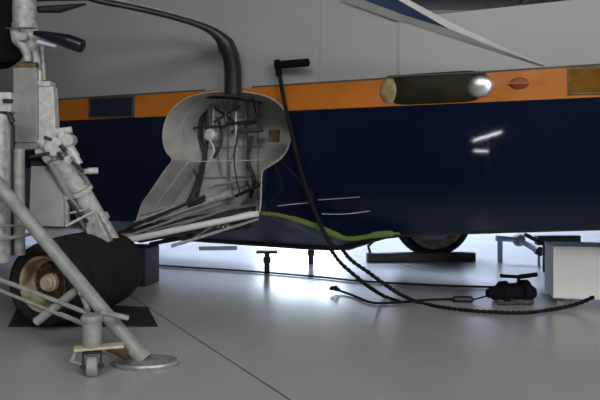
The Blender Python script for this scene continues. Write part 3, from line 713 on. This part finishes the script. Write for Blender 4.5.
rope('mooring_rope', [FP(330, 289, .05), FP(337, 290, .03), FP(352, 295), FP(372, 302.5), FP(395, 302.5), FP(425, 300), FP(452, 299)], .012, 'rope', 'short black rope tail with hooked end on bright floor', 'rope', twist=False)
rope('floor_cable', [FP(152, 265), FP(200, 268), FP(260, 272), FP(320, 277), FP(360, 281), FP(420, 284.5), FP(470, 286.5), FP(496, 287)], .012, 'rope', 'long thin black cable lying straight across the floor under the hull', 'cable', twist=False)
bm = B(); tube(bm, [FP(331, 288, .05), FP(336, 287, .07), FP(339, 290, .03)], .018, 8); link('rope_hook', bm, 'dark', smooth=True); tag(bpy.data.objects['rope_hook'], 'small dark hook at the end of the short rope', 'hook')
# connector on the cable
bm = B(); a = FP(452, 299, .03); b = FP(474, 299.5, .03); tube(bm, [a, lerp(a, b, .1), lerp(a, b, .9), b], [.015, .032, .032, .012], 12); o = link('cable_connector', bm, 'bluebox', smooth=True); tag(o, 'small dark blue plug joining the short rope to the black winch', 'plug')
# black winch
wc = floorpt(517, 306)
t = thing('hand_winch', 'small greasy black hand winch lying on the floor by the white crate', 'winch', wc)
c = Vector((wc.x, wc.y + .12, .10))
bm = B(); lathe(bm, c, (1, .1, .0), [(-.27, 0), (-.25, .04), (-.16, .07), (-.12, .11), (-.06, .115), (-.05, .09), (.07, .095), (.08, .12), (.15, .12), (.17, .08), (.22, .05), (.23, 0)], 24); part('drum', bm, 'pod', t, smooth=True)
bm = B(); box(bm, c + Vector((0, 0, -.07)), (.34, .20, .05)); part('base', bm, 'dark', t, bevel=.01)
bm = B(); tube(bm, [c + Vector((.05, 0, .06)), c + Vector((.06, 0, .15)), c + Vector((-.12, -.02, .165))], .018, 8); tube(bm, [c + Vector((.06, 0, .15)), c + Vector((.24, .02, .17))], .022, 8); part('crank', bm, 'pod', t, smooth=True)
bm = B(); tube(bm, [c + Vector((-.20, 0, -.02)), FP(474, 299.5, .03)], .008, 8); part('lead', bm, 'rope', t)
bm = B(); box(bm, c + Vector((.06, -.11, -.065)), (.12, .01, .02)); part('tag_plate', bm, 'rust', t)
# white crate
cr0 = floorpt(553, 304.5); cr1 = cr0 + Vector((.97, -.20, 0))
t = thing('white_crate', 'plain white wooden crate on the floor at the right edge', 'crate', cr0)
dirx = (cr1 - cr0).normalized(); diry = Vector((-dirx.y, dirx.x, 0)); hc = .535
bm = B(); beam(bm, cr0 + diry * .2 + Vector((0, 0, hc / 2 + .03)), cr0 + dirx * 1.2 + diry * .2 + Vector((0, 0, hc / 2 + .03)), .40, hc - .06); bd = part('body', bm, 'white', t, bevel=.008)
for k in (.08, .62, 1.1):
    bm = B(); beam(bm, cr0 + dirx * k + Vector((0, 0, .015)), cr0 + dirx * k + diry * .4 + Vector((0, 0, .015)), .09, .03); part('runner', bm, 'gearmid', t)
bm = B(); beam(bm, cr0 + diry * .2 - dirx * .005 + Vector((0, 0, hc + .008)), cr0 + dirx * 1.205 + diry * .2 + Vector((0, 0, hc + .008)), .41, .016); part('lid', bm, 'white', t, bevel=.003)
bm = B(); tube(bm, [Q(582, 287.5, cr0.y - .0) , Q(582, 287.5, cr0.y - .02)], .008, 8); part('screw', bm, 'rust', t)
# fittings behind the crate
t = thing('towing_bracket', 'black towing bracket standing behind the white crate', 'bracket', floorpt(555, 272))
yy = floorpt(555, 272).y
bm = B(); beam(bm, Q(536, 240, yy), Q(579, 240, yy), .12, .12); beam(bm, Q(524, 234, yy), Q(552, 248, yy), .05, .05); part('bar', bm, 'dark', t, bevel=.01)
for px_ in (545, 572):
    bm = B(); a = Q(px_, 243, yy); tube(bm, [a, Vector((a.x, a.y, 0))], .03, 10); part('leg', bm, 'dark', t, smooth=True)
t = thing('valve_stand', 'grey pipe stand with two round valves behind the winch', 'valve stand', floorpt(519, 262))
yy = floorpt(519, 262).y
bm = B(); a = Q(519, 240, yy); lathe(bm, a, (0, -1, 0), [(-.06, 0), (-.06, .07), (.0, .09), (.05, .07), (.05, 0)], 20); part('valve', bm, 'gearmid', t, smooth=True)
bm = B(); a2 = Q(539, 251, yy - .3); lathe(bm, a2, (0, -1, 0), [(-.04, 0), (-.04, .06), (.04, .06), (.04, 0)], 20); part('valve', bm, 'dark', t, smooth=True)
bm = B(); tube(bm, [Q(496, 238, yy), a, a2], .04, 10); tube(bm, [Q(500, 238, yy), Vector((Q(500, 238, yy).x, yy, 0))], .035, 10); tube(bm, [a2, Vector((a2.x, a2.y, 0))], .02, 8); part('pipe', bm, 'pale', t, smooth=True)
# navy cabinet behind tyre
bx = floorpt(146, 287)
bm = B(); box(bm, (bx.x - .16, bx.y + .2, .21), (.40, .34, .42), R(-12)); o = link('tool_box', bm, 'bluebox', bevel=.012); tag(o, 'dark navy metal box on the floor behind the big tyre', 'box')
# short stands beneath the keel
for k, (px_, pb) in enumerate([(267, 272), (311, 264)]):
    b0 = floorpt(px_, pb); t = thing('keel_stand', ['nearer and taller of two small dark stands under the keel', 'farther and shorter of two small dark stands under the keel'][k], 'stand', b0, 'dark stands under the keel')
    bm = B(); tube(bm, [b0, b0 + Vector((0, 0, .25 if k == 0 else .22))], [.035, .03], 12); part('post', bm, 'dark', t, smooth=True)
    bm = B(); box(bm, b0 + Vector((0, 0, .15)), (.09, .08, .07)); part('collar', bm, 'dark', t, bevel=.01)
    bm = B(); box(bm, b0 + Vector((0, 0, .25 if k == 0 else .22)), (.26, .12, .03)); part('head', bm, 'dark', t, bevel=.006)

# tube lamps added behind the viewer to make the glints in the glossy hull
t = thing('added_tube_lamp', 'slanted fluorescent tube lamp added out of view to make glints on the navy hull', 'lamp', (-4.3, -4.0, 1.6))
bm = B(); tube(bm, [(-4.65, -4.0, 1.84), (-3.85, -4.0, 2.10)], .03, 10); part('tube', bm, 'tube', t); bm = B(); tube(bm, [(-4.62, -4.0, 1.52), (-4.25, -4.0, 1.50)], .025, 10); part('tube', bm, 'tube', t)
bm = B(); tube(bm, [(-4.3, -4.08, 0), (-4.3, -4.08, 2.0)], .025, 10); box(bm, (-4.3, -4.08, .015), (.4, .4, .03)); part('stand', bm, 'gearmid', t)
